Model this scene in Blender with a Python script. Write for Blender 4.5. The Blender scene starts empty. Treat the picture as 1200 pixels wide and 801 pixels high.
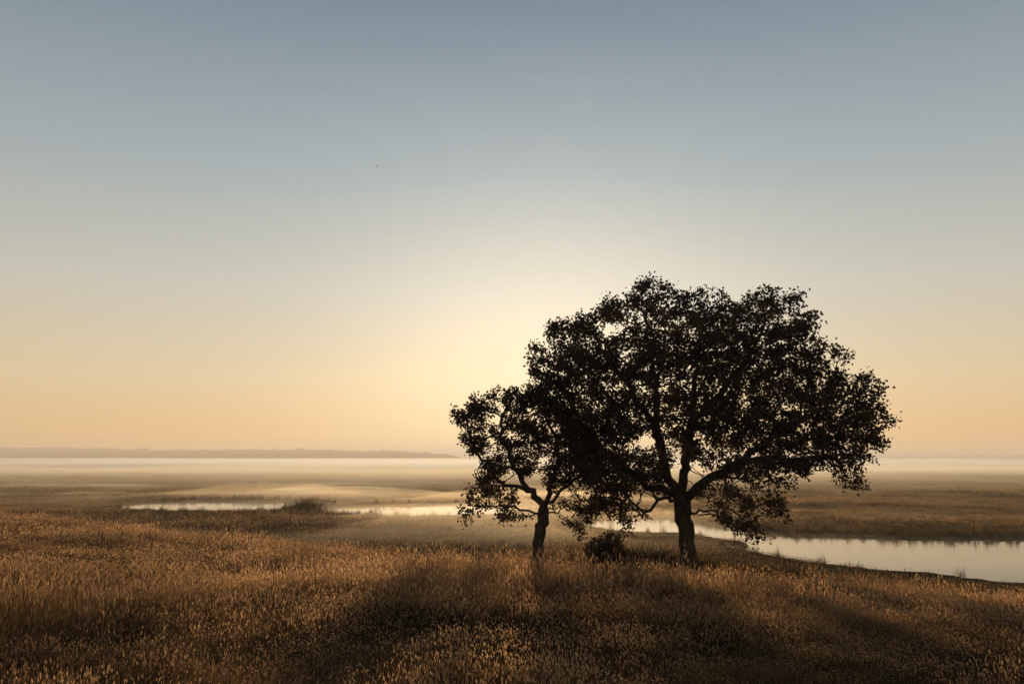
import bpy, math, numpy as np, random
from mathutils import Vector
rng=np.random.default_rng(7); random.seed(7)
sc=bpy.context.scene
# ---------------------------------------------------------------- helpers
def hash2(ix,iy,s=0):
    n=(ix.astype(np.int64)*374761393+iy.astype(np.int64)*668265263+s*1442695041)&0xffffffff
    n=((n^(n>>13))*1274126177)&0xffffffff
    n=(n^(n>>16))&0xffffff
    return n/float(0xffffff)
def vn(x,y,s=0):
    x=np.asarray(x,float);y=np.asarray(y,float)
    ix=np.floor(x);iy=np.floor(y);fx=x-ix;fy=y-iy
    fx=fx*fx*(3-2*fx);fy=fy*fy*(3-2*fy)
    a=hash2(ix,iy,s);b=hash2(ix+1,iy,s);c=hash2(ix,iy+1,s);d=hash2(ix+1,iy+1,s)
    return (a+(b-a)*fx)*(1-fy)+(c+(d-c)*fx)*fy-0.5
def fbm(x,y,s=0,o=4):
    r=0;a=1
    for i in range(o):
        r=r+a*vn(x*2**i,y*2**i,s+i*17);a*=.5
    return r
def sstep(a,b,x):
    t=np.clip((x-a)/(b-a),0,1);return t*t*(3-2*t)
def mesh_from(name,V,F,mat=None,smooth=False,link=True):
    me=bpy.data.meshes.new(name)
    V=np.asarray(V,np.float32);F=np.asarray(F,np.int32)
    me.vertices.add(len(V));me.vertices.foreach_set('co',V.ravel())
    k=F.shape[1]
    me.loops.add(F.size);me.loops.foreach_set('vertex_index',F.ravel())
    me.polygons.add(len(F));me.polygons.foreach_set('loop_start',np.arange(0,F.size,k,dtype=np.int32))
    if smooth: me.polygons.foreach_set('use_smooth',np.ones(len(F),bool))
    me.update(calc_edges=True);me.validate()
    ob=bpy.data.objects.new(name,me)
    if mat: me.materials.append(mat)
    if link: sc.collection.objects.link(ob)
    return ob
def newmat(name):
    m=bpy.data.materials.new(name);m.use_nodes=True
    nt=m.node_tree;nt.nodes.clear()
    return m,nt,nt.nodes.new('ShaderNodeOutputMaterial')
def N(nt,t,**kw):
    n=nt.nodes.new(t)
    for k,v in kw.items(): setattr(n,k,v)
    return n
# ---------------------------------------------------------------- terrain
RIV=[(75,26,16),(60,33,16),(44,42,15.5),(33,49,13),(25.5,52.3,10.6),(19,59,3.2),(16.5,66,3.5),(13,71,6.5),(12,78,4.5),(9,84,-4),(3,92,-8),(-2,92,-4),(-6.5,90,7),(-9,93,11),
     (-12,94,9.5),(-16,96,2.5),(-19,98,-9),(-26,99,-9),(-30,100,3),(-34,101,10.5),(-39,103,10),(-45,107,4),(-50,112,-4),(-70,122,-6)]
def river(X,Y):
    d=np.full(np.shape(X),1e9)
    for (x0,y0,r0),(x1,y1,r1) in zip(RIV[:-1],RIV[1:]):
        dx,dy=x1-x0,y1-y0;t=np.clip(((X-x0)*dx+(Y-y0)*dy)/(dx*dx+dy*dy),0,1)
        dd=np.hypot(X-x0-t*dx,Y-y0-t*dy)-(r0+(r1-r0)*t)
        d=np.minimum(d,dd)
    return d+1.7*fbm(X*.16,Y*.16,3,4)
def softmax(a,b,k):
    h=np.clip(.5+.5*(a-b)/k,0,1);return b+(a-b)*h+k*h*(1-h)
def brow(X): return np.interp(X,[-60,-27,-8,0,8,14,22,60],[44,40,36.5,36,36,35,29,23])
def height(X,Y):
    X=np.asarray(X,float);Y=np.asarray(Y,float)
    Yc=np.clip(Y,-30,90)
    lift=np.interp(X,[-60,-27,-21,-16.7,-12,-7.9,-5.5,-3.7,-1,2],[1.70,1.40,1.25,1.0,.68,.32,.14,.05,.0,0])
    base=np.interp(Yc,[-30,0,8,13,18,24,30,38,90],[4.0,3.88,3.68,3.42,2.98,2.40,1.81,1.14,-3.4])
    base=base-.03*np.clip(X,-45,60)*sstep(0,26,Yc)+lift*np.clip(Yc/38,0,1.05)-.037*np.clip(X-8,0,30)*sstep(6,26,Yc)
    yc=brow(X)
    over=(Y-yc);over=np.where(over>4,over-0,np.where(over<-4,0,(over+4)**2/16))
    hill=base-.28*over+.22*fbm(X*.11,Y*.11,5,3)*sstep(4,14,Yc)+.05*fbm(X*.8,Y*.8,6,2)
    hill=hill-.02*np.maximum(np.hypot(X,Y)-90,0)
    marsh=.22+.12*fbm(X*.05,Y*.05,9,4)+.05*fbm(X*.5,Y*.5,19,2)
    h=softmax(hill,marsh,.35)
    m=sstep(.7,-.7,river(X,Y))
    return h*(1-m)-.7*m
th=np.concatenate([np.radians(np.linspace(-48,48,620)),np.radians(np.linspace(48,312,90))[1:-1]])
rr=np.concatenate([[.3],np.exp(np.linspace(math.log(.8),math.log(12000),760))])
R,T=np.meshgrid(rr,th,indexing='ij')
X=R*np.sin(T);Y=R*np.cos(T);Z=height(X,Y)
V=np.stack([X,Y,Z],-1).reshape(-1,3)
nr,nc=R.shape
i=np.arange(nr-1)[:,None];j=np.arange(nc)[None,:];j2=(j+1)%nc
F=np.stack([i*nc+j,i*nc+j2,(i+1)*nc+j2,(i+1)*nc+j],-1).reshape(-1,4)
m,nt,out=newmat('meadow_ground')
tc=N(nt,'ShaderNodeTexCoord');mp=N(nt,'ShaderNodeMapping');mp.inputs['Scale'].default_value=(.008,.03,.02)
n1=N(nt,'ShaderNodeTexNoise');n1.inputs['Scale'].default_value=1.0;n1.inputs['Detail'].default_value=8;n1.inputs['Roughness'].default_value=.62
n2=N(nt,'ShaderNodeTexNoise');n2.inputs['Scale'].default_value=1.7;n2.inputs['Detail'].default_value=8;n2.inputs['Roughness'].default_value=.7
r1=N(nt,'ShaderNodeValToRGB');e=r1.color_ramp.elements
e[0].position=.42;e[0].color=(.05,.038,.02,1);e[1].position=.6;e[1].color=(.38,.24,.11,1)
a=e.new(.49);a.color=(.14,.095,.046,1)
r2=N(nt,'ShaderNodeValToRGB');e=r2.color_ramp.elements
e[0].position=.3;e[0].color=(.35,.3,.3,1);e[1].position=.7;e[1].color=(1.25,1.2,1.1,1)
mx=N(nt,'ShaderNodeMixRGB',blend_type='MULTIPLY');mx.inputs[0].default_value=1
sp=N(nt,'ShaderNodeSeparateXYZ')
mr=N(nt,'ShaderNodeMapRange');mr.inputs['From Min'].default_value=110;mr.inputs['From Max'].default_value=65   # meadow and wet sedge ground painted darker, deepening gaps between blades; dry pasture beyond
mz=N(nt,'ShaderNodeMixRGB');mz.inputs[2].default_value=(.065,.048,.027,1)
bs=N(nt,'ShaderNodeBsdfPrincipled');bs.inputs['Roughness'].default_value=1;bs.inputs['Specular IOR Level'].default_value=0
bp=N(nt,'ShaderNodeBump');bp.inputs['Strength'].default_value=1;bp.inputs['Distance'].default_value=.25
L=nt.links.new
L(tc.outputs['Object'],mp.inputs[0]);L(mp.outputs[0],n1.inputs['Vector']);L(tc.outputs['Object'],n2.inputs['Vector'])
L(tc.outputs['Object'],sp.inputs[0]);L(sp.outputs[1],mr.inputs[0]);L(mr.outputs[0],mz.inputs[0])
L(n1.outputs[0],r1.inputs[0]);L(n2.outputs[0],r2.inputs[0]);L(r1.outputs[0],mz.inputs[1]);L(mz.outputs[0],mx.inputs[1]);L(r2.outputs[0],mx.inputs[2])
L(mx.outputs[0],bs.inputs['Base Color']);L(n2.outputs[0],bp.inputs['Height']);L(bp.outputs[0],bs.inputs['Normal']);L(bs.outputs[0],out.inputs[0])
mesh_from('ground',V,F,m,True)
# ---------------------------------------------------------------- water
m,nt,out=newmat('river_water')
bs=N(nt,'ShaderNodeBsdfPrincipled');bs.inputs['Base Color'].default_value=(.012,.014,.014,1);bs.inputs['Roughness'].default_value=.03;bs.inputs['IOR'].default_value=1.33
tc=N(nt,'ShaderNodeTexCoord');mp=N(nt,'ShaderNodeMapping');mp.inputs['Scale'].default_value=(.6,1.6,1)
n1=N(nt,'ShaderNodeTexNoise');n1.inputs['Scale'].default_value=1.2;n1.inputs['Detail'].default_value=3
bp=N(nt,'ShaderNodeBump');bp.inputs['Strength'].default_value=.05;bp.inputs['Distance'].default_value=.05
L=nt.links.new
L(tc.outputs['Object'],mp.inputs[0]);L(mp.outputs[0],n1.inputs['Vector']);L(n1.outputs[0],bp.inputs['Height']);L(bp.outputs[0],bs.inputs['Normal']);L(bs.outputs[0],out.inputs[0])
mesh_from('river_water',[(-200,25,0),(200,15,0),(200,250,0),(-200,250,0)],[(0,1,2,3)],m)
# ---------------------------------------------------------------- distant hills
def hazy(name,c1,c2):
    m,nt,out=newmat(name)
    tc=N(nt,'ShaderNodeTexCoord');n1=N(nt,'ShaderNodeTexNoise');n1.inputs['Scale'].default_value=.03;n1.inputs['Detail'].default_value=5
    r=N(nt,'ShaderNodeValToRGB');r.color_ramp.elements[0].position=.4;r.color_ramp.elements[0].color=c1;r.color_ramp.elements[1].position=.6;r.color_ramp.elements[1].color=c2
    b=N(nt,'ShaderNodeBsdfDiffuse')
    nt.links.new(tc.outputs['Object'],n1.inputs['Vector']);nt.links.new(n1.outputs[0],r.inputs[0]);nt.links.new(r.outputs[0],b.inputs[0]);nt.links.new(b.outputs[0],out.inputs[0])
    return m
hm=hazy('distant_woodland',(.05,.045,.03,1),(.10,.085,.05,1))
def ridge(name,xs,y0,prof,depth,bump,seed):
    rows=14;V=[]
    for k in range(rows):
        t=k/(rows-1)
        f=math.sin(min(t*1.6,1)*math.pi/2) if t<.65 else math.cos((t-.65)/.35*math.pi/2)
        yy=y0+depth*t
        h=prof*f*(1+.06*fbm(xs*.004,np.full_like(xs,yy*.004),seed,3))+(bump*(fbm(xs*.035,np.full_like(xs,yy*.03),seed+5,4)+.25))*min(1,f*2)*np.clip(prof/10,0,1)
        V.append(np.stack([xs,np.full_like(xs,yy)+30*fbm(xs*.003,xs*0,seed,3),h-.5],-1))
    V=np.array(V);n=len(xs);a=np.arange(rows-1)[:,None];b=np.arange(n-1)[None,:]
    F=np.stack([a*n+b,a*n+b+1,(a+1)*n+b+1,(a+1)*n+b],-1).reshape(-1,4)
    return mesh_from(name,V.reshape(-1,3),F,hm,True)
xs=np.arange(-4200,-120,4.0)
prof=np.interp(xs,[-4200,-2600,-1900,-1400,-900,-450,-260,-190],[44,41,38,33,30,25,13,1])
ridge('distant_hills',xs,2800,prof,700,16,31)
xs=np.arange(-400,6000,5.0)
prof=np.interp(xs,[-400,-200,1200,2500,3400,6000],[1,10,11,14,18,22])
ridge('distant_treeline',xs,5200,prof,300,7,77)
# ---------------------------------------------------------------- mist (true volumes)
def volmat(name,col,dens,g):
    m,nt,out=newmat(name);v=N(nt,'ShaderNodeVolumeScatter')
    v.inputs['Color'].default_value=col;v.inputs['Density'].default_value=dens;v.inputs['Anisotropy'].default_value=g
    nt.links.new(v.outputs[0],out.inputs['Volume']);return m
def slab(name,xs,ys,top,bot,mat):
    XX,YY=np.meshgrid(xs,ys,indexing='ij');ZT=top(XX,YY)
    n,mn=XX.shape
    A=np.stack([XX,YY,ZT],-1).reshape(-1,3);B=A.copy();B[:,2]=bot
    a=np.arange(n-1)[:,None];b=np.arange(mn-1)[None,:]
    Ft=np.stack([a*mn+b,(a+1)*mn+b,(a+1)*mn+b+1,a*mn+b+1],-1).reshape(-1,4)
    Fb=Ft[:,::-1]+n*mn
    loop=[k*mn for k in range(n)]+[(n-1)*mn+k for k in range(1,mn)]+[k*mn+mn-1 for k in range(n-2,-1,-1)]+[k for k in range(mn-2,0,-1)]
    me=bpy.data.meshes.new(name)
    faces=[tuple(f) for f in Ft.tolist()]+[tuple(f) for f in Fb.tolist()]+[(loop[q],loop[q]+n*mn,loop[(q+1)%len(loop)]+n*mn,loop[(q+1)%len(loop)]) for q in range(len(loop))]
    me.from_pydata(np.vstack([A,B]).tolist(),[],faces);me.update();me.materials.append(mat)
    ob=bpy.data.objects.new(name,me);sc.collection.objects.link(ob);return ob
mistm=volmat('ground_mist',(1,.79,.55,1),.0115,.40)
def mtop(X,Y):
    e=sstep(80,280,Y)*.94+.06*sstep(60,90,Y)
    h=(2.7+5.4*fbm(X*.004,Y*.012,41,4))*e
    return .36+np.maximum(h,.02)
slab('ground_mist',np.concatenate([np.linspace(-6000,-500,20),np.linspace(-480,480,130),np.linspace(500,6000,20)]),
     np.concatenate([np.linspace(60,400,70),np.linspace(420,2700,60)]),mtop,-.9,mistm)
wm=volmat('river_mist',(1,.81,.58,1),.026,.55)
def wtop(X,Y):
    e=sstep(0,12,X+110)*sstep(0,12,60-X)*sstep(44,58,Y)*sstep(200,150,Y)*(1-.8*sstep(12,24,X))
    nz=fbm(X*.035,Y*.05,55,4)+.10
    near=np.exp(-np.maximum(river(X,Y),0)/16)*sstep(100,113,Y+.25*(X+10))
    blob=np.exp(-(((X-1)/12)**2+((Y-70)/14)**2))*(1.6+3.4*fbm(X*.12,Y*.12,56,3))
    return .26+(np.maximum(0,nz)*(1.0+3.8*near)+np.maximum(blob,0))*e+.02
slab('river_mist',np.linspace(-110,60,150),np.linspace(44,200,140),wtop,-.8,wm)
hzm=volmat('haze_veil',(1,.87,.74,1),.00055,.22)  # distant haze, extended over the foreground as an added veil lifting the blacks
slab('haze_veil',np.array([-6500,6500.]),np.array([-60,5600.]),lambda X,Y:X*0+42.,-1.3,hzm)
# ---------------------------------------------------------------- trees
def leafmat(name,c1,c2,tr):
    m,nt,out=newmat(name)
    tc=N(nt,'ShaderNodeTexCoord');n1=N(nt,'ShaderNodeTexNoise');n1.inputs['Scale'].default_value=1.3;n1.inputs['Detail'].default_value=4
    r=N(nt,'ShaderNodeValToRGB');r.color_ramp.elements[0].position=.38;r.color_ramp.elements[0].color=c1;r.color_ramp.elements[1].position=.62;r.color_ramp.elements[1].color=c2
    d=N(nt,'ShaderNodeBsdfDiffuse')
    t=N(nt,'ShaderNodeBsdfTranslucent');mx=N(nt,'ShaderNodeMixShader');mx.inputs[0].default_value=tr
    L=nt.links.new
    L(tc.outputs['Object'],n1.inputs['Vector']);L(n1.outputs[0],r.inputs[0]);L(r.outputs[0],d.inputs[0]);L(r.outputs[0],t.inputs[0])
    L(d.outputs[0],mx.inputs[1]);L(t.outputs[0],mx.inputs[2]);L(mx.outputs[0],out.inputs[0]);return m
leafM=leafmat('oak_leaves',(.055,.040,.030,1),(.11,.075,.044,1),.25)
m,nt,out=newmat('oak_bark')
tc=N(nt,'ShaderNodeTexCoord');mp=N(nt,'ShaderNodeMapping');mp.inputs['Scale'].default_value=(9,9,1.6)
n1=N(nt,'ShaderNodeTexNoise');n1.inputs['Scale'].default_value=1.5;n1.inputs['Detail'].default_value=7
r=N(nt,'ShaderNodeValToRGB');r.color_ramp.elements[0].position=.35;r.color_ramp.elements[0].color=(.035,.026,.02,1);r.color_ramp.elements[1].position=.65;r.color_ramp.elements[1].color=(.12,.09,.065,1)
b=N(nt,'ShaderNodeBsdfPrincipled');b.inputs['Roughness'].default_value=.95;b.inputs['Specular IOR Level'].default_value=.1
bp=N(nt,'ShaderNodeBump');bp.inputs['Strength'].default_value=1;bp.inputs['Distance'].default_value=.05
L=nt.links.new
L(tc.outputs['Object'],mp.inputs[0]);L(mp.outputs[0],n1.inputs['Vector']);L(n1.outputs[0],r.inputs[0]);L(r.outputs[0],b.inputs['Base Color']);L(n1.outputs[0],bp.inputs['Height']);L(bp.outputs[0],b.inputs['Normal']);L(b.outputs[0],out.inputs[0])
barkM=m
def grow(base,limbs,attr,step,kill,rng):
    P=[];par=[]
    def addpoly(pts,parent):
        pts=[np.array(p,float) for p in pts]
        last=parent
        if parent<0: P.append(pts[0]);par.append(-1);last=0
        for a,b in zip(pts[:-1],pts[1:]):
            n=max(1,int(np.linalg.norm(b-a)/step))
            for k in range(1,n+1):
                q=a+(b-a)*k/n+rng.normal(0,.055,3)*(1 if parent>=0 else .5)
                P.append(q);par.append(last);last=len(P)-1
    addpoly(limbs[0],-1)
    for lb in limbs[1:]:
        A=np.array(P);k=int(np.argmin(np.linalg.norm(A-np.array(lb[0]),axis=1)))
        addpoly([P[k]]+list(lb[1:]),k)
    A=attr.copy()
    Pn=np.array(P)
    D=np.linalg.norm(A[:,None]-Pn[None],axis=2)
    D[:,Pn[:,2]<limbs[0][-1][2]*.75+limbs[0][0][2]*.25]=1e6
    best=D.argmin(1);bd=D.min(1)
    for it in range(160):
        if len(A)==0:break
        src=np.unique(best);new=[];
        for s in src:
            msk=best==s
            d=A[msk]-P[s];d/=np.linalg.norm(d,axis=1)[:,None]+1e-9
            v=d.mean(0)+rng.normal(0,.12,3)
            v/=np.linalg.norm(v)+1e-9
            q=P[s]+v*step
            P.append(q);par.append(int(s));new.append(len(P)-1)
        Q=np.array([P[k] for k in new])
        d=np.linalg.norm(A[:,None]-Q[None],axis=2);k=d.argmin(1);dm=d.min(1)
        up=dm<bd;best=np.where(up,np.array(new)[k],best);bd=np.where(up,dm,bd)
        keep=bd>kill
        if it>3:
            keep&=~((~up)&(rng.random(len(A))<.12))
        A=A[keep];best=best[keep];bd=bd[keep]
    return np.array(P),np.array(par)
def tubes(P,par,rad,name,sides=5):
    n=len(P);ch=[[] for _ in range(n)]
    for k,p in enumerate(par):
        if p>=0: ch[p].append(k)
    V=[];F=[];stack=[(0,-1)]
    while stack:
        k,p=stack.pop();path=[p] if p>=0 else [];
        while True:
            path.append(k)
            if not ch[k]:break
            c=sorted(ch[k],key=lambda q:-rad[q])
            for q in c[1:]:stack.append((q,k))
            k=c[0]
        pts=P[path];r=rad[path].copy()
        if p>=0:r[0]=min(r[0],r[1]*1.15)
        if len(path)<2:continue
        tan=np.gradient(pts,axis=0);tan/=np.linalg.norm(tan,axis=1)[:,None]+1e-9
        s=sides if r.max()<.1 else 16
        ref=np.array([.3,1,.1]) if abs(tan[0][1])<.8 else np.array([1,0,0.])
        o=len(V)
        for q in range(len(path)):
            u=np.cross(tan[q],ref);u/=np.linalg.norm(u)+1e-9;w=np.cross(u,tan[q])
            for a in range(s):
                an=2*math.pi*a/s
                rr=r[q]*(1+(.12*math.sin(an*3+q*.4)+.08*math.sin(an*5+1-q*.3)+.05*math.sin(q*1.7+an) if r[q]>.1 else 0))
                V.append(pts[q]+rr*(math.cos(an)*u+math.sin(an)*w))
            if q:
                for a in range(s):
                    b=(a+1)%s;F.append((o+(q-1)*s+a,o+(q-1)*s+b,o+q*s+b,o+q*s+a))
    return mesh_from(name,V,F,barkM,True)
def leaves(C,nper,spread,size,name,mat,rng):
    n=len(C)*nper
    c=np.repeat(C,nper,0)+rng.normal(0,1,(n,3))*spread*np.array([1,1,.75])
    d=rng.normal(0,1,(n,3));d[:,2]-=.25;d/=np.linalg.norm(d,axis=1)[:,None]
    e=rng.normal(0,1,(n,3));s=np.cross(d,e);s/=np.linalg.norm(s,axis=1)[:,None]
    nn=np.cross(d,s)
    l=size*rng.uniform(.65,1.3,(n,1));w=l*.36
    vs=[c,c+d*l*.62+s*w+nn*l*.1,c+d*l,c+d*l*.62-s*w+nn*l*.1]
    V=np.stack(vs,1).reshape(-1,3)
    F=np.arange(n*4).reshape(n,4)
    return mesh_from(name,V,F,mat)
def tree(name,base,limbs,lobes,n_attr,trunk_r,seed,cy,depth,cent,leafn,leafsize,step=.24,kill=.36,spread=.17,thr=-.42):
    rng=np.random.default_rng(seed)
    pts=[]
    tot=sum(l[2]**2*l[3] for l in lobes)
    for (lx,lz,r,dn) in lobes:
        q=math.hypot((lx-cent[0])/cent[2],(lz-cent[1])/cent[3])
        sp=depth*math.sqrt(max(.04,1-min(q,1)**2))
        k=max(8,int(n_attr*r*r*dn/tot))
        nsub=max(1,int(round(sp/ max(r,.8)*1.5)))
        yc=[(-1+2*(t+rng.uniform(.2,.8))/nsub)*sp*.9 for t in range(nsub)]
        for t in range(k):
            v=rng.normal(0,1,3);v/=np.linalg.norm(v);v*=r*rng.random()**.38
            y=yc[rng.integers(nsub)]
            pts.append((lx+v[0],cy+y+v[1]*1.2,lz+v[2]*.92))
    A=np.array(pts)
    cl=vn(A[:,0]*1.1+A[:,1]*.25,A[:,2]*1.25-A[:,1]*.3,seed)*1.1+vn(A[:,0]*2.4-A[:,1]*.4,A[:,2]*2.4+A[:,1]*.4,seed+3)*.7
    A=A[cl>thr]
    P,par=grow(base,limbs,A,step,kill,rng)
    n=len(P);acc=np.zeros(n)
    leafct=np.ones(n,bool);leafct[par[par>=0]]=False
    e=2.35;acc[leafct]=.011**e
    gen=np.zeros(n,int)
    for k in range(n-1,0,-1):
        acc[par[k]]+=acc[k]+(.004**e)
        gen[par[k]]=max(gen[par[k]],gen[k]+1)
    rad=acc**(1/e);rad=np.maximum(rad,.009)
    s=trunk_r/rad[0];rad=rad*(1+(s-1)*sstep(.02,.2,rad))
    fl=np.clip(1-(P[:,2]-base[2])/.8,0,1);rad=rad*(1+.7*fl*fl*(rad>.12))
    e0=bpy.data.objects.new(name,None);e0.location=base;sc.collection.objects.link(e0)
    t=tubes(P-np.array(base),par,rad,'trunk_and_branches');t.parent=e0
    tw=P[(gen<=4)&(np.arange(n)>30)]
    f=leaves(tw-np.array(base),leafn,spread,leafsize,'foliage',leafM,rng);f.parent=e0
    print(name,'nodes',n,'twigs',len(tw),'leaves',len(tw)*leafn)
S=.0322
def M(px,py): return ((px-600)*S, 6+(536-py)*S)   # authoring units -> metres in the trees' own vertical plane
Yt=30.0
bx=6.5;bz=float(height(bx,Yt))-.1
def L3(pts): return [(M(a,b)[0],Yt+c,M(a,b)[1]) for a,b,c in pts]
big_limbs=[[(bx,Yt,bz)]+L3([(801,640,0),(797,605,.05),(793,578,0)]),
  L3([(793,578,0),(775,545,-.2),(765,500,-.4),(768,450,-.3),(760,400,0),(758,365,0)]),
  L3([(793,578,0),(803,540,.3),(815,495,.6),(820,440,.6),(825,390,.3)]),
  L3([(795,590,0),(825,560,-.6),(860,535,-1.1),(905,505,-1.2),(950,480,-1)]),
  L3([(815,495,.6),(850,460,1),(885,420,1.2),(905,380,1)]),
  L3([(793,580,0),(755,565,.8),(715,535,1.2),(680,490,1),(655,440,.6)]),
  L3([(765,500,-.4),(735,460,-1),(705,420,-1.2)]),
  L3([(860,535,-1.1),(910,540,-.5),(960,535,0),(990,540,.2)]),
  L3([(797,600,0),(830,590,-1.5),(855,600,-2.2)]),
  L3([(790,590,0),(760,580,-1.4),(740,600,-2)])]
def lob(l): return [(*M(a,b),r*S,d) for a,b,r,d in l]
big=lob([(757,346,20,1.7),(782,356,17,1.5),(806,362,20,1.5),(830,368,18,1.4),(850,374,20,1.4),(880,358,17,1.7),(912,358,20,1.7),(936,382,18,1.5),(722,364,20,1.6),(705,362,12,1.4),(688,388,22,1.3),(655,392,22,1.4),(638,408,17,1.5),(632,430,16,1.3),
 (650,440,26,1.2),(690,435,40,1.7),(750,420,48,1.7),(815,420,50,1.9),(885,420,48,1.9),(935,440,34,1.4),(975,463,27,1.5),(1000,485,21,1.5),(1026,497,13,1.7),(1014,515,12,1.4),(945,495,42,1.5),(880,485,46,1.8),
 (815,480,42,1.3),(735,485,42,1.7),(690,495,40,2.0),(650,470,28,1.4),(990,522,21,1.5),(992,565,11,1.4),(987,545,14,1.4),(910,530,32,1.4),(950,535,26,1.3),(855,535,30,1.0),(700,545,34,1.7),(745,550,30,1.1),
 (800,525,24,.6),(740,600,18,.9),(725,575,24,1.1),(858,605,16,1.0),(880,580,20,1.1),(845,575,20,.7),(895,555,18,1.1),(732,622,10,1.1),(700,585,18,1.0),(870,625,8,.9),(905,600,8,.8)])
tree('oak_tree',(bx,Yt,bz),big_limbs,big,13500,.285,11,Yt,4.0,(M(820,480)[0],M(820,480)[1],7.2,5.2),25,.122,spread=.13,thr=-.35)
sx=.95;sY=30.4;sz=float(height(sx,sY))-.1
def L4(pts): return [(M(a,b)[0],sY+c,M(a,b)[1]) for a,b,c in pts]
sm_limbs=[[(sx,sY,sz)]+L4([(630,640,0),(634,615,0),(637,595,0)]),
  L4([(637,595,0),(620,570,-.3),(600,540,-.5),(585,505,-.5),(590,480,-.3)]),
  L4([(637,595,0),(650,560,.3),(655,525,.5),(640,485,.5)]),
  L4([(637,595,0),(660,570,-.4),(690,545,-.5)]),
  L4([(620,570,-.3),(590,565,.4),(565,545,.6),(548,505,.5)]),
  L4([(633,600,0),(600,590,-.8),(570,590,-1.1)]),
  L4([(640,600,0),(665,595,.9),(690,605,1.2)])]
small=lob([(543,488,15,1.2),(533,484,8,1.2),(562,480,17,1.2),(590,466,16,1.3),(612,462,16,1.4),(632,468,22,1.4),(555,518,18,1),(600,500,26,1.2),(645,500,34,1.6),(680,525,30,1.6),(612,540,22,.7),
 (655,555,22,.8),(570,565,18,1.0),(552,595,13,1),(560,575,14,1.0),(600,582,14,.7),(545,612,7,1),(590,605,9,.8),(688,600,17,1),(680,622,9,1),(655,590,10,.5),(580,545,16,.8)])
tree('oak_tree',(sx,sY,sz),sm_limbs,small,4000,.215,23,sY,1.9,(M(615,530)[0],M(615,530)[1],3.4,3.0),24,.112,step=.2,kill=.3,spread=.115,thr=-.27)
def bush(x,y,w,h,seed,na=500):
    z=float(height(x,y))
    limbs=[[(x,y,z-.05),(x,y,z+h*.25)],[(x,y,z+h*.2),(x-w*.3,y,z+h*.5)],[(x,y,z+h*.2),(x+w*.3,y+.1,z+h*.5)],[(x,y,z+.1),(x,y+.3,z+h*.6)]]
    lobes=[(x,z+h*.45,h*.45,1),(x-w*.3,z+h*.35,h*.33,1),(x+w*.3,z+h*.35,h*.33,1),(x+.1*w,z+h*.7,h*.28,1)]
    tree('bush',(x,y,z),limbs,lobes,na,.05,seed,y,w*.25,(x,z+h*.4,w,h),14,.085,step=.12,kill=.16,spread=.09)
bush(3.45,30.2,1.8,1.75,5,1300)
bush(15.2,33.0,.8,.6,6,250)
# ---------------------------------------------------------------- grasses
def grassmat(name,c1,c2,tr,sc_=.12,lo=.36,hi=.64):
    m,nt,out=newmat(name)
    g=N(nt,'ShaderNodeNewGeometry');n1=N(nt,'ShaderNodeTexNoise');n1.inputs['Scale'].default_value=sc_;n1.inputs['Detail'].default_value=7;n1.inputs['Roughness'].default_value=.72
    r=N(nt,'ShaderNodeValToRGB');r.color_ramp.elements[0].position=lo;r.color_ramp.elements[0].color=c1;r.color_ramp.elements[1].position=hi;r.color_ramp.elements[1].color=c2
    d=N(nt,'ShaderNodeBsdfDiffuse');t=N(nt,'ShaderNodeBsdfTranslucent');mx=N(nt,'ShaderNodeMixShader');mx.inputs[0].default_value=tr
    L=nt.links.new
    L(g.outputs['Position'],n1.inputs['Vector']);L(n1.outputs[0],r.inputs[0])
    L(r.outputs[0],d.inputs[0]);L(r.outputs[0],t.inputs[0]);L(d.outputs[0],mx.inputs[1]);L(t.outputs[0],mx.inputs[2]);L(mx.outputs[0],out.inputs[0]);return m
gM=grassmat('dry_grass_blades',(.05,.034,.02,1),(.27,.155,.07,1),.58,.25,.40,.62)
seedM=grassmat('grass_seed_heads',(.20,.12,.07,1),(.76,.50,.27,1),.65,.35,.38,.60)
reedM=grassmat('reed_blades',(.035,.027,.016,1),(.12,.08,.038,1),.45,.1)
marshM=grassmat('marsh_grass_blades',(.05,.038,.02,1),(.29,.18,.075,1),.5,.06,.42,.64)
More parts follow.
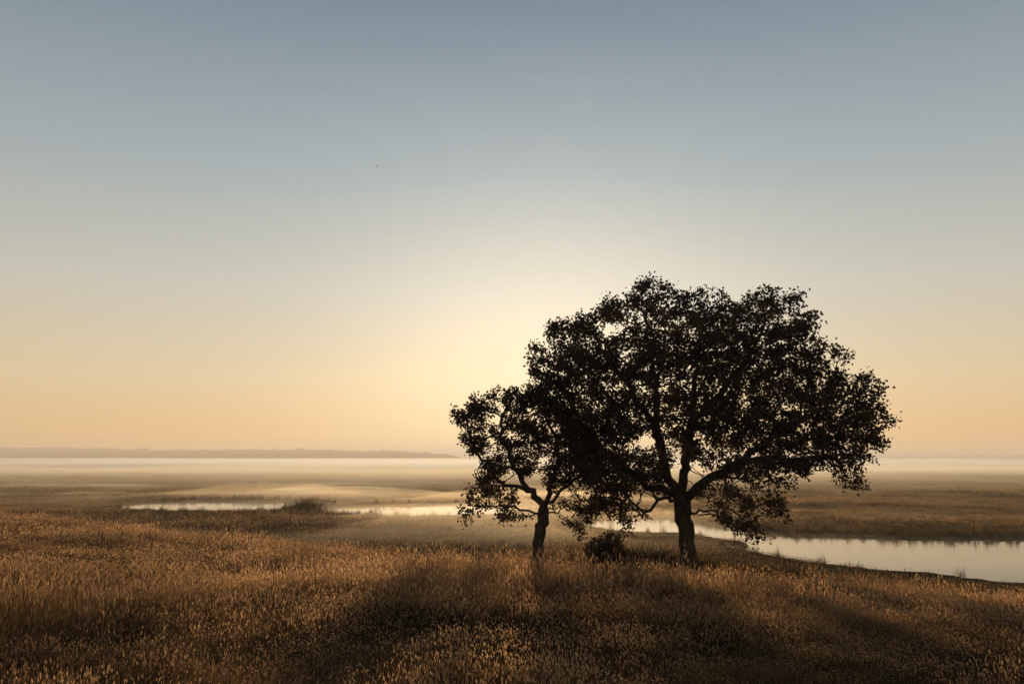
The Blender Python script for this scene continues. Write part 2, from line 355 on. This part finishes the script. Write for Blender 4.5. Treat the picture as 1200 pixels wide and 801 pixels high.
def clump(name,nb,rad,hmin,hmax,w,seed,seedfrac,m1,m2=None,lean=.25,sl=.06,sw=.008,segs=3):
    r=np.random.default_rng(seed);V=[];F=[];MI=[]
    for k in range(nb):
        a=r.uniform(0,6.283);q=rad*math.sqrt(r.random())
        if r.random()<.25:q=rad*abs(r.normal(0,.6))
        x,y=q*math.cos(a),q*math.sin(a)
        tuft=max(.3,1+1.5*float(fbm(np.array(x*2.6/ max(rad,.5)+seed),np.array(y*2.6/max(rad,.5)),seed,2)))
        h=r.uniform(hmin,hmax)*tuft*(1-.35*min(q/rad,1)**2);la=r.uniform(0,6.283);ln=h*abs(r.normal(0,lean));fa=r.uniform(0,3.14)
        ux,uy=math.cos(fa)*w/2,math.sin(fa)*w/2
        o=len(V)
        isS=r.random()<seedfrac
        if isS:h*=1.4
        for s in range(segs+1):
            t=s/segs;px=x+math.cos(la)*ln*t*t;py=y+math.sin(la)*ln*t*t;pz=h*t*(1-.12*t*abs(ln/h))-.03
            ww=(1-t*.85)*(.45 if isS else 1)
            V+= [(px-ux*ww,py-uy*ww,pz),(px+ux*ww,py+uy*ww,pz)]
        for s in range(segs):
            F.append((o+2*s,o+2*s+1,o+2*s+3,o+2*s+2));MI.append(0)
        if isS:
            L_=r.uniform(.6,1.3)*sl;hw=r.uniform(.6,1.4)*sw
            dx,dy=math.cos(la)*ln/h*.8,math.sin(la)*ln/h*.8
            for rot in (0,1.57):
                cx,cy=math.cos(fa+rot)*hw,math.sin(fa+rot)*hw;o=len(V)
                V+=[(px,py,pz-L_*.3),(px+cx+dx*L_*.4,py+cy+dy*L_*.4,pz+L_*.2),(px+dx*L_,py+dy*L_,pz+L_*.8),(px-cx+dx*L_*.4,py-cy+dy*L_*.4,pz+L_*.2)]
                F.append((o,o+1,o+2,o+3));MI.append(1)
    ob=mesh_from(name,V,F,m1,link=False)
    if m2: ob.data.materials.append(m2);ob.data.polygons.foreach_set('material_index',np.array(MI,np.int32))
    return ob
def scatter(name,x,y,scale,templ,idx=None):
    n=len(x);print(name,n);z=height(x,y)
    gx=(height(x+.5,y)-height(x-.5,y));gy=(height(x,y+.5)-height(x,y-.5))
    gx=np.clip(gx,-.35,.35);gy=np.clip(gy,-.35,.35)
    nn=np.stack([-gx,-gy,np.ones(n)],-1);nn/=np.linalg.norm(nn,axis=1)[:,None]
    yaw=rng.uniform(0,6.283,n);c,s_=np.cos(-yaw),np.sin(-yaw)
    lx=c*nn[:,0]-s_*nn[:,1];ly=s_*nn[:,0]+c*nn[:,1]
    rot=np.stack([-np.arcsin(ly),np.arctan2(lx,nn[:,2]),yaw],-1).astype(np.float32)
    me=bpy.data.meshes.new(name);me.vertices.add(n);me.vertices.foreach_set('co',np.stack([x,y,z],-1).astype(np.float32).ravel())
    a=me.attributes.new('rot','FLOAT_VECTOR','POINT');a.data.foreach_set('vector',rot.ravel())
    a=me.attributes.new('scl','FLOAT_VECTOR','POINT')
    scale=np.asarray(scale,np.float32)
    if scale.ndim==1: scale=np.repeat(scale[:,None],3,1)
    a.data.foreach_set('vector',scale.ravel())
    if idx is None: idx=rng.integers(0,len(templ),n)
    a=me.attributes.new('idx','INT','POINT');a.data.foreach_set('value',np.asarray(idx).astype(np.int32))
    me.update()
    ob=bpy.data.objects.new(name,me);sc.collection.objects.link(ob)
    col=bpy.data.collections.new(name+'_tufts')
    for t in templ: col.objects.link(t)
    ng=bpy.data.node_groups.new(name+'_scatter','GeometryNodeTree')
    ng.interface.new_socket('Geometry',in_out='INPUT',socket_type='NodeSocketGeometry');ng.interface.new_socket('Geometry',in_out='OUTPUT',socket_type='NodeSocketGeometry')
    gi=ng.nodes.new('NodeGroupInput');go=ng.nodes.new('NodeGroupOutput')
    ip=ng.nodes.new('GeometryNodeInstanceOnPoints');ip.inputs['Pick Instance'].default_value=True
    ci=ng.nodes.new('GeometryNodeCollectionInfo');ci.inputs['Collection'].default_value=col;ci.inputs['Separate Children'].default_value=True
    def at(nm,ty):
        q=ng.nodes.new('GeometryNodeInputNamedAttribute');q.data_type=ty;q.inputs['Name'].default_value=nm
        return [o for o in q.outputs if o.name=='Attribute' and o.enabled][0] if any(o.enabled and o.name=='Attribute' for o in q.outputs) else q.outputs[0]
    lk=ng.links.new
    mp_=ng.nodes.new('GeometryNodeMeshToPoints')
    lk(gi.outputs[0],mp_.inputs[0]);lk(mp_.outputs[0],ip.inputs['Points']);lk(ci.outputs[0],ip.inputs['Instance'])
    lk(at('idx','INT'),ip.inputs['Instance Index']);lk(at('rot','FLOAT_VECTOR'),ip.inputs['Rotation']);lk(at('scl','FLOAT_VECTOR'),ip.inputs['Scale'])
    lk(ip.outputs[0],go.inputs[0])
    md=ob.modifiers.new('scatter','NODES');md.node_group=ng
    return ob
def jgrid(x0,x1,y0,y1,sp,jit=.5):
    gx,gy=np.meshgrid(np.arange(x0,x1,sp),np.arange(y0,y1,sp*.9))
    gx=gx+(np.arange(gx.shape[0])[:,None]%2)*sp/2
    gx=gx.ravel()+rng.uniform(-jit,jit,gx.size)*sp;gy=gy.ravel()+rng.uniform(-jit,jit,gy.size)*sp
    return gx,gy
def wedge(x,y,r0,r1,ang): 
    r=np.hypot(x,y);return (r>r0)&(r<r1)&(np.abs(np.degrees(np.arctan2(x,y)))<ang)&(y>0)
Tn=[clump('tuft_near%d'%k,1400,.75,.06,.27,.0055,100+k,.20,gM,seedM,.38,.045,.0055) for k in range(5)]
Tf=[clump('tuft_mid%d'%k,1400,1.25,.07,.27,.011,150+k,.27,gM,seedM,.38,.06,.010,segs=2) for k in range(5)]
x1,y1=jgrid(-16,16,1,18,.82);k=wedge(x1,y1,3.2,17.2,44);x1,y1=x1[k],y1[k]
x2,y2=jgrid(-42,42,8,54,1.25);k=wedge(x2,y2,16,60,42)&(y2<brow(x2)+3.0)&(river(x2,y2)>1.2);x2,y2=x2[k],y2[k]
def hs(x,y):
    s=1+1.3*fbm(x*.16,y*.16,62,3)+1.0*fbm(x*.6,y*.6,63,2)
    s*=1-.5*sstep(8,20,x)*sstep(18,30,y)
    return np.clip(s,.35,2.1)
x=np.concatenate([x1,x2]);y=np.concatenate([y1,y2]);h=hs(x,y);u=rng.uniform(.85,1.15,len(x))
idx=np.concatenate([rng.integers(0,5,len(x1)),rng.integers(5,10,len(x2))])
# Collection children are picked alphabetically: tuft_mid* then tuft_near*
idx=np.where(idx<5,idx+5,idx-5)
scatter('meadow_grass',x,y,np.stack([u,u,h],-1),Tn+Tf,idx)
Ta=[clump('a_marsh%d'%k,1300,2.6,.08,.36,.022,200+k,.12,marshM,seedM,.35,.07,.016,segs=2) for k in range(4)]
Tb=[clump('b_marsh%d'%k,1300,6.5,.10,.42,.06,220+k,.06,marshM,seedM,.35,.08,.03,segs=2) for k in range(4)]
x1,y1=jgrid(-100,100,34,132,2.7);k=wedge(x1,y1,38,132,39)&(y1>brow(x1)+2.5)&(river(x1,y1)>.9);x1,y1=x1[k],y1[k]
x2,y2=jgrid(-260,260,100,330,7.5);k=wedge(x2,y2,128,330,38)&(river(x2,y2)>4);x2,y2=x2[k],y2[k]
x=np.concatenate([x1,x2]);y=np.concatenate([y1,y2])
h=np.clip(1+1.8*fbm(x*.05,y*.10,72,3),.3,2.2)*(.3+.7*sstep(0,14,river(x,y)))
u=np.where(np.arange(len(x))<len(x1),np.clip(river(x,y)/2.4,.35,1),1)
idx=np.concatenate([rng.integers(0,4,len(x1)),rng.integers(4,8,len(x2))])
scatter('marsh_grass',x,y,np.stack([u,u,h],-1),Ta+Tb,idx)
T3=[clump('reed_tuft',90,.6,.6,1.2,.022,300+k,.0,reedM,None,.16,segs=2) for k in range(4)]
x=rng.uniform(-90,60,190000);y=rng.uniform(34,135,190000)
rv=river(x,y)
isl=np.exp(-(((x+22)/5.0)**2+((y-93)/5)**2))+.8*np.exp(-(((x+33)/15)**2+((y-82)/2.4)**2))
far=sstep(0,10,y-np.interp(x,[-90,-46,-10,7,18,24,42,90],[120,106,94,81,60,54,44,30]))
p=sstep(2.4,.2,rv)*(.04+.17*far)+isl*.42*(rv>0)
p*=(.2+1.6*np.clip(.45+fbm(x*.12,y*.12,81,3),0,1))
rush=sstep(1,5,y-brow(x))*sstep(84,66,y)*np.clip(fbm(x*.09,y*.12,83,4)*3+.25,0,1)*sstep(.5,2,rv)
p+=rush*.10
k=(rng.random(len(x))<p)&(rv>.1)&(np.abs(np.arctan2(x,y))<.70)
x,y,isl,rush=x[k],y[k],isl[k],rush[k]
s=rng.uniform(.3,.65,len(x))*(1+1.3*np.clip(isl,0,1)*(y>89)*(.6+.9*fbm(x*.3,y*.3,84,2)))*(1-.35*(rush>.05))
scatter('reeds',x,y,s,T3)
x=rng.uniform(-2,34,110000);y=rng.uniform(28,44,110000)
line=np.interp(x,[-4,0,4,10,16,23,34],[36,33.5,33.0,33.5,35.0,33.0,27.5])
p=np.exp(-((y-line)/.9)**2)*.24*(.2+1.6*np.clip(.4+fbm(x*.35,y*.35,91,3),0,1))
k=(rng.random(len(x))<p)&(river(x,y)>.2)
x,y=x[k],y[k];s=rng.uniform(.25,.6,len(x))*(.85+.7*np.exp(-((x-5)/5)**2))
scatter('bank_weeds',x,y,np.stack([s*1.4,s*1.4,s],-1),[clump('weed_tuft',110,.45,.3,1.2,.04,400+k,.1,reedM,seedM,.3,segs=2) for k in range(3)])
# ---------------------------------------------------------------- bird
bm_v=[(0,.16,0),(.03,.05,.02),(-.03,.05,.02),(.03,.05,-.03),(-.03,.05,-.03),(.03,-.08,.01),(-.03,-.08,.01),(0,-.08,-.02),(0,-.2,0),
      (.18,.02,.08),(.36,-.06,.03),(-.18,.02,.08),(-.36,-.06,.03),(.14,-.08,.06),(-.14,-.08,.06)]
bf=[(0,1,2),(0,3,1),(0,2,4),(0,4,3),(1,5,2),(2,5,6),(1,3,5),(3,7,5),(2,6,4),(4,6,7),(3,4,7),(5,8,6),(5,7,8),(6,8,7),(1,9,13),(1,13,5),(9,10,13),(2,14,11),(2,6,14),(11,14,12)]
b=mesh_from('bird',bm_v,bf,hazy('bird_feathers',(.02,.02,.02,1),(.05,.045,.04,1)));b.location=(-19.5,110,6+41.5);b.rotation_euler=(0,.2,.9)
# ---------------------------------------------------------------- light
AZ=math.radians(2.8);EL=math.radians(3.5)
sv=Vector((math.sin(AZ)*math.cos(EL),math.cos(AZ)*math.cos(EL),math.sin(EL)))
ld=bpy.data.lights.new('sun','SUN');ld.energy=5;ld.angle=math.radians(1.2);ld.color=(1,.66,.35)
lo=bpy.data.objects.new('sun',ld);lo.rotation_euler=sv.to_track_quat('Z','Y').to_euler();sc.collection.objects.link(lo)
w=bpy.data.worlds.new('World');sc.world=w;w.use_nodes=True;nt=w.node_tree;nt.nodes.clear()
def lin(c): return tuple(((v/255+.055)/1.055)**2.4 if v>10 else v/255/12.92 for v in c)+(1,)
out=nt.nodes.new('ShaderNodeOutputWorld');bg=nt.nodes.new('ShaderNodeBackground');sk=nt.nodes.new('ShaderNodeTexSky')
sk.sky_type='NISHITA';sk.sun_disc=False;sk.sun_elevation=EL;sk.sun_rotation=AZ;sk.air_density=1.0;sk.dust_density=.6;sk.ozone_density=1.5
L=nt.links.new
tc=N(nt,'ShaderNodeTexCoord');sp=N(nt,'ShaderNodeSeparateXYZ');L(tc.outputs['Generated'],sp.inputs[0])
asn=N(nt,'ShaderNodeMath',operation='ARCSINE');L(sp.outputs[2],asn.inputs[0])
sca=N(nt,'ShaderNodeMath',operation='MULTIPLY');sca.inputs[1].default_value=180/math.pi/45;L(asn.outputs[0],sca.inputs[0])
rp=N(nt,'ShaderNodeValToRGB');e=rp.color_ramp.elements
stops=[(0,(240,184,127)),(1.6,(240,195,141)),(5.3,(233,208,167)),(11.5,(209,205,190)),(20,(170,181,184)),(31,(127,145,159)),(45,(96,116,137))]
e[0].position=0;e[0].color=lin(stops[0][1]);e[1].position=1;e[1].color=lin(stops[-1][1])
for a,c in stops[1:-1]:
    q=e.new(a/45);q.color=lin(c)
L(sca.outputs[0],rp.inputs[0])
# forward-scatter aureole of the mist-laden air around the sun, falling off toward the anti-solar sky
dot=N(nt,'ShaderNodeVectorMath',operation='DOT_PRODUCT');dot.inputs[1].default_value=tuple(sv);L(tc.outputs['Generated'],dot.inputs[0])
mr=N(nt,'ShaderNodeMapRange');mr.inputs['From Min'].default_value=-1;mr.inputs['From Max'].default_value=1;mr.inputs['To Min'].default_value=.0;mr.inputs['To Max'].default_value=1;L(dot.outputs['Value'],mr.inputs[0])
pw=N(nt,'ShaderNodeMath',operation='POWER');pw.inputs[1].default_value=70;L(mr.outputs[0],pw.inputs[0])
pw2=N(nt,'ShaderNodeMath',operation='POWER');pw2.inputs[1].default_value=1.6;L(mr.outputs[0],pw2.inputs[0])
sc2=N(nt,'ShaderNodeMath',operation='MULTIPLY_ADD');sc2.inputs[1].default_value=.6;sc2.inputs[2].default_value=.44;L(pw2.outputs[0],sc2.inputs[0])
mul=N(nt,'ShaderNodeVectorMath',operation='SCALE');L(rp.outputs[0],mul.inputs[0]);L(sc2.outputs[0],mul.inputs['Scale'])
gl=N(nt,'ShaderNodeVectorMath',operation='SCALE');gl.inputs[0].default_value=(.42,.35,.24);L(pw.outputs[0],gl.inputs['Scale'])
ad=N(nt,'ShaderNodeVectorMath',operation='ADD');L(mul.outputs[0],ad.inputs[0]);L(gl.outputs[0],ad.inputs[1])
ns=N(nt,'ShaderNodeVectorMath',operation='SCALE');ns.inputs['Scale'].default_value=.10;L(sk.outputs[0],ns.inputs[0])
mn=N(nt,'ShaderNodeVectorMath',operation='MINIMUM');mn.inputs[1].default_value=(1.1,.95,.7);L(ns.outputs[0],mn.inputs[0])
mix=N(nt,'ShaderNodeMixRGB');mix.inputs[0].default_value=.10;L(ad.outputs[0],mix.inputs[1]);L(mn.outputs[0],mix.inputs[2])
bg.inputs['Strength'].default_value=1.0
L(mix.outputs[0],bg.inputs[0]);L(bg.outputs[0],out.inputs[0])
# ---------------------------------------------------------------- camera
cd=bpy.data.cameras.new('camera');cd.lens=28;cd.sensor_width=36;cd.clip_end=30000;cd.clip_start=.05
co=bpy.data.objects.new('camera',cd);co.location=(0,0,6);co.rotation_euler=(math.radians(90+8.26),0,0);sc.collection.objects.link(co);sc.camera=co
sc.view_settings.view_transform='Standard';sc.view_settings.look='None';sc.view_settings.exposure=0
